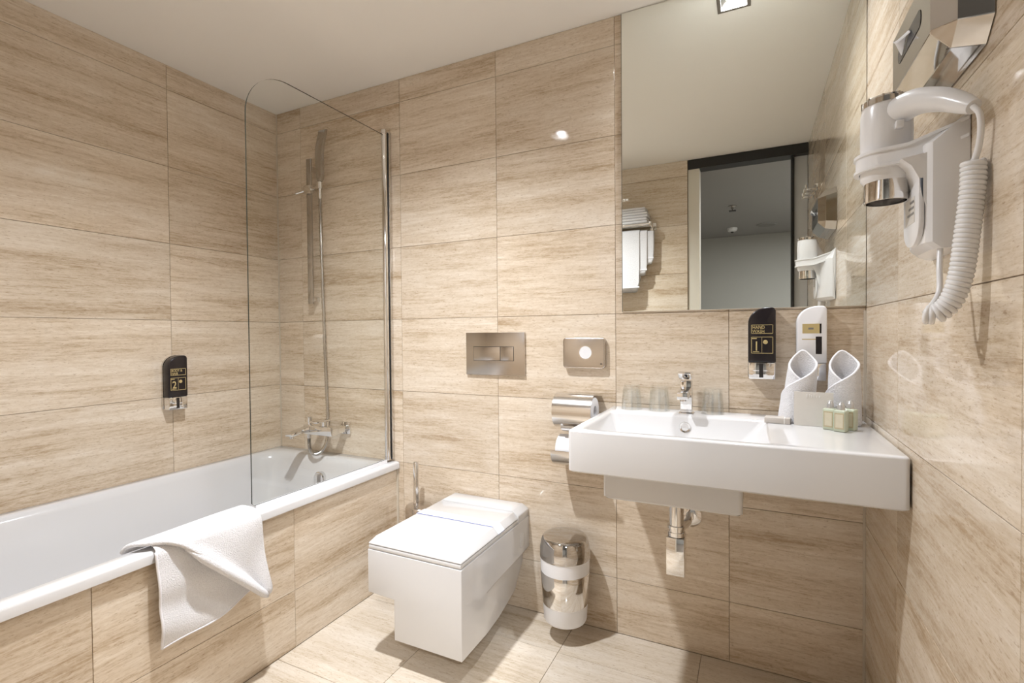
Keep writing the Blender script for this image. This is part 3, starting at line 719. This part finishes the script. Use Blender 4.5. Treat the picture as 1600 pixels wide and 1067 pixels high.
# ================================================================ bin and brush
def waste_bin():
    x, y = 1.650, -.106
    t = thing('waste_bin', 'small white and chrome waste bin mounted on the wall beside the toilet', 'bin', (x, y, .068))
    def rings(p): 
        bm = bmesh.new(); lathe_solid(bm, p, (x, y, 0), 48); return bm
    fin('bucket', rings([(.068, .068), (.076, .072), (.080, .080), (.0905, .262), (.0925, .318)]), 'frosted', t, smooth=50)
    bm = bmesh.new(); lathe(bm, [(.0838, .138), (.0848, .140), (.0915, .255), (.0905, .257)], (x, y, 0), 48); fin('chrome_band', bm, 'chrome', t, smooth=60)
    l = fin('lid', rings([(.0935, .308), (.0945, .312), (.0925, .345), (.085, .377), (.079, .383), (.070, .385)]), 'case_chrome', t, smooth=40)
    fin('hinge', B(x-.02, x+.02, -.018, -.001, .30, .33), 'satin_chrome', t, bevel=.002)
waste_bin()
def toilet_brush():
    x, y = .962, -.078
    t = thing('toilet_brush', 'chrome toilet brush in a round wall holder behind the toilet', 'toilet brush', (x, y, .12))
    bm = bmesh.new(); lathe_solid(bm, [(.052, .13), (.056, .134), (.060, .355), (.060, .378), (.056, .386), (.030, .390)], (x, y, 0), 40); fin('canister', bm, 'brushed', t, smooth=50)
    bm = bmesh.new(); tube(bm, [(x-.014, y, .385), (x-.014, y, .572), (x-.014, y, .577)], [.013, .012, .009], 20); fin('handle', bm, 'chrome', t, smooth=60)
    fin('wall_bracket', B(x-.015, x+.015, -.022, -.001, .24, .28), 'chrome', t, bevel=.002)
toilet_brush()

# ================================================================ hair dryer
def hair_dryer_holder():
    t = thing('dryer_wall_holder', 'white wall holder with a ring for the hair dryer on the right wall', 'holder', (WX, -.72, 1.27))
    cx, cy = 2.500, -.735; fx = 2.537
    # wall housing: top slopes down away from the wall, front lower end rounded
    bm = bmesh.new()
    def sec(y, in0):
        return [(WX-.001, y, 1.272), (fx+.012+in0, y, 1.272), (fx+in0, y, 1.283), (fx+in0, y, 1.445), (WX-.001, y, 1.487)]
    loft(bm, [sec(-.812, .010), sec(-.804, .002), sec(-.785, 0), sec(-.72, .001), sec(-.68, .012), sec(-.645, .030), sec(-.628, .046)], cap0=True, cap1=True)
    h = fin('housing', bm, 'plastic', t, bevel=.002, smooth=50)
    # ring arm reaching out from the housing: outline is the hull of ring and housing
    n = 96
    def hull2(m):
        P = [Vector((cx+(.0455+m)*math.cos(2*PI*i/48), cy+(.0455+m)*math.sin(2*PI*i/48))) for i in range(48)] + [Vector((WX-.001, -.813-m)), Vector((WX-.001, -.645+m))]
        P.sort(key=lambda p: (p.x, p.y)); cr = lambda o, a, b: (a-o).x*(b-o).y - (a-o).y*(b-o).x
        lo, up = [], []
        for p in P:
            while len(lo) > 1 and cr(lo[-2], lo[-1], p) <= 0: lo.pop()
            lo.append(p)
        for p in P[::-1]:
            while len(up) > 1 and cr(up[-2], up[-1], p) <= 0: up.pop()
            up.append(p)
        Q = lo[:-1] + up[:-1]; out = []; c = Vector((cx, cy))
        for i in range(n):
            a = 2*PI*i/n; d = Vector((math.cos(a), math.sin(a))); best = .05
            for j in range(len(Q)):
                p, q = Q[j]-c, Q[(j+1) % len(Q)]-c; e = q-p; den = d.x*e.y - d.y*e.x
                if abs(den) < 1e-9: continue
                k = (p.x*e.y - p.y*e.x)/den; w2 = (p.x*d.y - p.y*d.x)/den
                if k > 0 and -1e-6 <= w2 <= 1+1e-6: best = k
            x = min(WX-.001, cx+d.x*best); out.append((x, cy+d.y*best))
        return out
    inner = [(cx+.0405*math.cos(2*PI*i/n), cy+.0405*math.sin(2*PI*i/n)) for i in range(n)]
    def R(p, z): return [(a, c, z + max(0, a-cx-.02)*.30) for a, c in p]
    o0, o1 = hull2(0), hull2(.003)
    bm = bmesh.new()
    loft(bm, [R(o1, 1.424), R(o1, 1.429), R(o0, 1.430), R(o0, 1.450), R(o1, 1.451), R(o1, 1.456), R(inner, 1.456), R(inner, 1.424)], loop=True)
    fin('ring_arm', bm, 'plastic', t, smooth=40)
    # curved web below the arm
    bm = bmesh.new(); pts = [(fx+.010, 1.432), (fx-.030, 1.426), (fx-.016, 1.412), (fx-.007, 1.392), (fx-.002, 1.36), (fx+.006, 1.33)]
    loft(bm, [[(p[0], -.806, p[1]) for p in pts], [(p[0], -.700, p[1]) for p in pts]], cap0=True, cap1=True); fin('web', bm, 'plastic', t, smooth=40)
    # shield-shaped front cover with printed label
    bm = bmesh.new(); out = []
    for i in range(17):
        a = PI*i/16; out.append((-.760-.046*math.cos(a), 1.322 - .040*math.sin(a)**.8))
    out += [(-.714, 1.372), (-.806, 1.392)]
    prism(bm, out, 'yz', fx-.007, fx+.001); fc = fin('front_cover', bm, 'plastic', t, bevel=.002, smooth=40)
    fin('printed_label', B(fx-.0076, fx-.006, -.785, -.730, 1.322, 1.366), 'card', fc, smooth=0)
    for i in range(3): fin('print', B(fx-.008, fx-.0065, -.782, -.760+.008*i, 1.356-.010*i, 1.360-.010*i), 'cork', fc, smooth=0)
def hair_dryer():
    cx, cy = 2.500, -.735
    t = thing('hair_dryer', 'white hair dryer with chrome nozzle and coiled cord on the right wall', 'hair dryer', (cx, cy, 1.37))
    bm = bmesh.new(); lathe_solid(bm, [(.033, 1.405), (.0385, 1.412), (.039, 1.50), (.0385, 1.53), (.036, 1.541)], (cx, cy, 0), 44); fin('body', bm, 'plastic', t, smooth=50)
    bm = bmesh.new(); lathe(bm, [(.0325, 1.410), (.0335, 1.374), (.033, 1.370), (.030, 1.370), (.029, 1.405)], (cx, cy, 0), 44, closed=True); n = fin('nozzle', bm, 'chrome', t, smooth=50)
    bm = bmesh.new(); lathe_solid(bm, [(.029, 1.382), (.029, 1.386)], (cx, cy, 0), 30); fin('grille', bm, 'dark_metal', n)
    bm = bmesh.new(); lathe_solid(bm, [(.0375, 1.5405), (.0375, 1.550), (.034, 1.554), (.02, 1.556)], (cx, cy, 0), 44); g = fin('air_intake', bm, 'chrome', t, smooth=40)
    for i in range(10):
        a = 2*PI*i/10; bm = bmesh.new(); box(bm, cx-.0015+.0362*math.cos(a), cx+.0015+.0362*math.cos(a), cy-.0015+.0362*math.sin(a), cy+.0015+.0362*math.sin(a), 1.541, 1.5535); fin('vent_rib', bm, 'satin_chrome', g, smooth=0)
    p = smooth_path([(cx+.002, cy+.012, 1.518), (cx+.012, cy-.02, 1.522), (cx+.030, cy-.06, 1.520), (cx+.052, cy-.105, 1.500), (cx+.068, cy-.135, 1.478), (cx+.075, cy-.150, 1.466)], 7)
    m = len(p); rr = []
    for i in range(m):
        u = i/(m-1); rr.append(.0255 + .001*math.sin(min(1, u*2)*PI) - .0150*u**1.3)
    bm = bmesh.new(); tube(bm, p, rr, 22); fin('handle', bm, 'plastic', t, smooth=60)
    fin('switch', B(cx+.004, cx+.016, cy-.050, cy-.036, 1.486, 1.499), 'plastic', t, bevel=.002)
    # cord: straight lead, coil, and return to the holder
    e = p[-1]
    lead = smooth_path([(e.x-.002, e.y-.004, e.z), (e.x+.004, e.y-.010, 1.450), (e.x+.006, e.y-.006, 1.42), (e.x+.003, e.y+.002, 1.392), (e.x-.002, e.y+.008, 1.384)], 8)
    bm = bmesh.new(); tube(bm, lead, .0042, 10); fin('cord', bm, 'plastic', t, smooth=60)
    axis = smooth_path([(2.5775, -.878, 1.388), (2.577, -.878, 1.35), (2.571, -.876, 1.28), (2.565, -.873, 1.22), (2.555, -.868, 1.182), (2.540, -.862, 1.164), (2.528, -.857, 1.163)], 20)
    m = len(axis); turns = 35; pts = []; N = turns*16; L = [0]
    for i in range(1, m): L.append(L[-1] + (axis[i]-axis[i-1]).length)
    for k in range(N+1):
        s = L[-1]*k/N; i = min(m-2, max(j for j in range(m) if L[j] <= s)); f = (s-L[i])/max(1e-9, L[i+1]-L[i])
        c = axis[i].lerp(axis[i+1], f); T = (axis[min(m-1, i+2)]-axis[max(0, i-1)]).normalized(); bn = Vector((0, 1, 0)); bn = (bn - T*bn.dot(T)).normalized(); nn = T.cross(bn)
        a = 2*PI*turns*k/N; pts.append(c + (nn*math.cos(a) + bn*math.sin(a))*.0118)
    bm = bmesh.new(); tube(bm, pts, .0043, 8); fin('coiled_cord', bm, 'plastic', t, smooth=180)
    bm = bmesh.new(); tube(bm, smooth_path([(2.528, -.852, 1.166), (2.538, -.838, 1.175), (2.552, -.826, 1.20), (2.556, -.812, 1.24), (2.560, -.800, 1.2715)], 8), .0042, 10); fin('return_cord', bm, 'plastic', t, smooth=60)
hair_dryer_holder(); hair_dryer()

# ================================================================ tissue dispenser
def hull(name, pts, mat, parent, bevel=0.):
    bm = bmesh.new(); [bm.verts.new(p) for p in pts]; r = bmesh.ops.convex_hull(bm, input=bm.verts)
    bmesh.ops.delete(bm, geom=list({g for g in r['geom_interior'] if isinstance(g, bmesh.types.BMVert)}), context='VERTS')
    bmesh.ops.dissolve_limit(bm, angle_limit=math.radians(2), verts=bm.verts, edges=bm.edges)
    return fin(name, bm, mat, parent, bevel=bevel, seg=1, smooth=10)
def tissue_dispenser():
    t = thing('tissue_dispenser', 'faceted chrome tissue dispenser on the right wall above the hair dryer', 'tissue dispenser', (WX, -.74, 1.57))
    def octo(x, y0, y1, z0, z1, c): return [(x, y0+c, z0), (x, y1-c, z0), (x, y1, z0+c), (x, y1, z1-c), (x, y1-c, z1), (x, y0+c, z1), (x, y0, z1-c), (x, y0, z0+c)]
    P = octo(2.530, -.862, -.633, 1.598, 1.702, .003) + octo(2.556, -.886, -.604, 1.570, 1.730, .028) + octo(WX-.001, -.900, -.590, 1.560, 1.740, .030)
    hull('case', P, 'case_chrome', t, .0008)
    bm = bmesh.new(); prism(bm, rrect(-.815, -.675, 1.636, 1.666, .012, 5), 'yz', 2.5292, 2.532); s = fin('slot', bm, 'black', t, smooth=0)
    bm = bmesh.new()
    def fn(u, v):
        a = (u-.5)*2
        return (2.528 - .013*v - .004*(1-abs(a))*v, -.735 + a*(.030-.020*v) + .012*v, 1.652 + .012*math.sin(u*5)*(1-v) + .006*v + .016*v*(u-.4))
    grid(bm, fn, 10, 8); cloth('tissue', bm, 'paper', t, .0008, 1, False, 0)
tissue_dispenser()
def robe_hook():
    t = thing('towel_hook_rail', 'small chrome hook rail on the right wall near the door', 'hook rail', (WX, -1.33, 1.9))
    fin('rail', B(WX-.022, WX-.014, -1.42, -1.20, 1.898, 1.908), 'chrome', t, bevel=.002)
    for y in (-1.40, -1.31, -1.22):
        fin('hook', B(WX-.06, WX-.012, y-.005, y+.005, 1.880, 1.890), 'chrome', t, bevel=.002)
        fin('hook_tip', B(WX-.066, WX-.056, y-.005, y+.005, 1.880, 1.912), 'chrome', t, bevel=.002)
        fin('stem', B(WX-.014, WX-.0006, y-.006, y+.006, 1.878, 1.912), 'chrome', t, bevel=.002)
robe_hook()

# ================================================================ towel over the bath edge
def bath_towel():
    t = thing('bath_towel', 'white terry towel draped over the bathtub edge with a folded-back corner', 'towel', (.79, -.9, .55))
    zt = .5475
    def path(s):
        """distance s along the cross-section: from inside the tub over the rim and down outside"""
        pts = [(.718, .530), (.727, zt+.004), (.742, zt+.010), (.775, zt+.010), (.795, zt+.007), (.805, zt-.006), (.807, zt-.03), (.805, .28), (.803, .20)]
        L = 0
        for i in range(len(pts)-1):
            a, b = Vector(pts[i]), Vector(pts[i+1]); d = (b-a).length
            if L + d >= s or i == len(pts)-2: return a + (b-a)*((s-L)/d)
            L += d
    S0 = .0
    # lower layer: whole hanging sheet with slanted lower edge
    def low(u, v):
        y_t, y_b = -1.060 + u*.290, -1.050 + u*.298
        send = .378 - .048*u + .016*math.sin(u*PI)           # slanted: longest at the left tip
        s = S0 + .038 + (send-.038)*v
        x, z = path(s); y = y_t + (y_b-y_t)*v
        hang = max(0, s-.115)
        x += hang*.030 + .006*math.sin(9*u+3*v)*min(1, hang*8) + .0045*math.sin(17*v-4*u)*min(1, hang*6)*(.4+.6*(1-u)) - .002
        return (x, y, z)
    bm = bmesh.new(); grid(bm, low, 30, 36); cloth('lower_layer', bm, 'terry', t, .005, 1, False, 1)
    pts = [low(0, i/40) for i in range(8, 41)]
    pts = [(p[0]+.003, p[1], p[2]) for p in pts]
    bm = bmesh.new(); tube(bm, pts, .0038, 8); fin('side_hem', bm, 'hem', t, smooth=180)
    pts = [(low(i/30, 1)[0]+.003, low(i/30, 1)[1], low(i/30, 1)[2]) for i in range(31)]
    bm = bmesh.new(); tube(bm, pts, .0034, 8); fin('bottom_hem', bm, 'hem', t, smooth=180)
    # upper layer: flap folded back, its free edge running diagonally to the lower right corner
    def up(u, v):
        send = .365; s = S0 + .004 + (send-.004)*v
        x, z = path(s); hang = max(0, s-.115)/(send-.115)
        yl = -1.100 + .014*v if hang <= 0 else -1.000 + .245*hang**1.0
        if hang <= 0:
            k = min(1, s/.115); yl = -1.105 + .105*k**2
        yr = -.752 + .018*hang
        y = yl + (yr-yl)*u
        e = (1-u)
        x += .013 + hang*.020 + .012*math.exp(-(u/.16)**2)*min(1, hang*6) + .010*math.sin(7*u+2)*hang*(1-u) + .004*math.sin(11*v+5*u)
        z += .002 if hang <= 0 else .001
        if hang > .94: x -= .006*(hang-.94)/.06
        return (x - (.010 if hang <= 0 else 0)*(1-min(1, s/.1)), y, z)
    bm = bmesh.new(); grid(bm, up, 26, 40); cloth('folded_flap', bm, 'terry', t, .014, 1, False, 1)
    pts = [up(.0, i/40) for i in range(13, 41)]
    pts = [(p[0]+.004, p[1]+.003, p[2]) for p in pts]
    bm = bmesh.new(); tube(bm, pts, [.012*min(1, .25+i/7)*min(1, .55+(len(pts)-1-i)/4) for i in range(len(pts))], 12); fin('rolled_edge', bm, 'terry', t, smooth=180)
bath_towel()

# ================================================================ towel rack on the front wall (seen in the mirror)
def rail_towels():
    x0, x1 = 1.08, 1.652; z = 1.885
    t = thing('towel_rack', 'chrome towel shelf with a rail on the wall beside the door, seen in the mirror', 'towel rack', (1.4, YF, z))
    for y in (.03, .075, .118):
        bm = bmesh.new(); tube(bm, [(x0, YF+y, z), (x1, YF+y, z)], .006, 12); fin('shelf_bar', bm, 'chrome', t)
    for x in (x0, x1):
        fin('side_bracket', B(x-.008, x+.008, YF+.001, YF+.122, z-.02, z+.012), 'chrome', t, bevel=.002)
        fin('wall_plate', B(x-.022, x+.022, YF+.0006, YF+.012, z-.03, z+.022), 'chrome', t, bevel=.002)
        fin('drop', B(x-.006, x+.006, YF+.054, YF+.066, z-.065, z-.02), 'chrome', t, bevel=.002)
    bm = bmesh.new(); tube(bm, [(x0, YF+.060, z-.055), (x1, YF+.060, z-.055)], .007, 12); fin('hanging_rail', bm, 'chrome', t)
    for k, (dx, hh) in enumerate(((0, .04), (.004, .037), (-.01, .034))):
        zz = z + .0065 + sum((.04, .037, .034)[:k])
        f = thing('folded_towel', ('folded white towel at the bottom of the stack on the towel rack', 'folded white towel in the middle of the stack on the towel rack', 'folded white towel on top of the stack on the towel rack')[k], 'towel', (1.41+dx, YF+.064, zz), 0, 'folded towels on the rack')
        for q in range(2):
            bm = bmesh.new(); box(bm, -.22+.004*q, .22-.003*q, -.056, .056, q*hh/2+.0005, (q+1)*hh/2-.0005); fin('fold', bm, 'terry', f, bevel=hh*.22, seg=3, smooth=60, local=True)
    hang = [(1.26, 1.575, 1.40, .030), (1.3, 1.625, 1.52, .012), (1.34, 1.668, 1.60, -.004)]
    for k, (a, c, zb, dy) in enumerate(hang):
        lab = ('white towel hanging lowest from the rack rail', 'white towel of middle length hanging from the rack rail', 'short white towel hanging last on the rack rail')[k]
        yy = YF + .060
        f = thing('hanging_towel', lab, 'towel', ((a+c)/2, yy, zb), 0, 'towels hanging from the rack')
        r = .012 + .008*(2-k)
        def prof():
            top = z-.055
            P = [(yy-r, zb+.06)] + [(yy-r, top-.05)]
            for i in range(9):
                an = PI - PI*i/8; P.append((yy + r*math.cos(an), top + r*math.sin(an)))
            P.append((yy+r, top-.05)); P.append((yy+r+dy*.3, zb)); return P
        P = prof(); bm = bmesh.new()
        loft(bm, [[(a+(c-a)*i/10, p[0]+.003*math.sin(i*1.3)*(1 if p[1] < 1.7 else 0), p[1]) for p in P] for i in range(11)], closed=False)
        cloth('sheet', bm, 'terry', f, .006, 1, False, 0)
        fin('border', B(a+.003, c-.003, yy+r+dy*.3+.002, yy+r+dy*.3+.0045, zb+.05, zb+.06), 'hem', f, smooth=0)
rail_towels()
def hall_fittings():
    x, y = 2.11, -3.26
    t = thing('sprinkler_head', 'small dark sprinkler head on the hall ceiling, seen in the mirror', 'sprinkler', (x, y, H))
    bm = bmesh.new(); lathe_solid(bm, [(.035, 0), (.035, -.006), (.012, -.010), (.012, -.03)], (x, y, H-.0005), 20); fin('escutcheon', bm, 'brushed', t)
    fin('deflector', B(x-.03, x+.03, y-.03, y+.03, H-.05, H-.045), 'dark_metal', t, bevel=.002)
    fin('frame_arm', B(x-.003, x+.003, y-.012, y+.012, H-.045, H-.03), 'dark_metal', t, smooth=0)
    x, y = 2.07, -4.35
    t = thing('smoke_detector', 'round white smoke detector on the hall ceiling, seen in the mirror', 'smoke detector', (x, y, H))
    bm = bmesh.new(); lathe_solid(bm, [(.055, 0), (.055, -.015), (.045, -.035), (.02, -.042)], (x, y, H-.0005), 28); fin('case', bm, 'plastic', t)
    bm = bmesh.new(); lathe_solid(bm, [(.018, -.042), (.012, -.055)], (x, y, H-.0005), 18); fin('sensor', bm, 'dark_metal', t)
    x, y = 2.42, -4.3
    t = thing('ceiling_vent', 'flat round grille on the hall ceiling, seen in the mirror', 'grille', (x, y, H))  # round vent in the hall ceiling
    bm = bmesh.new(); lathe_solid(bm, [(.10, 0), (.10, -.008), (.09, -.012)], (x, y, H-.0005), 32); fin('rim', bm, 'hall_ceiling', t)
    bm = bmesh.new(); lathe_solid(bm, [(.085, -.012), (.085, -.0135)], (x, y, H-.0005), 32); fin('mesh', bm, 'cork', t)
hall_fittings()
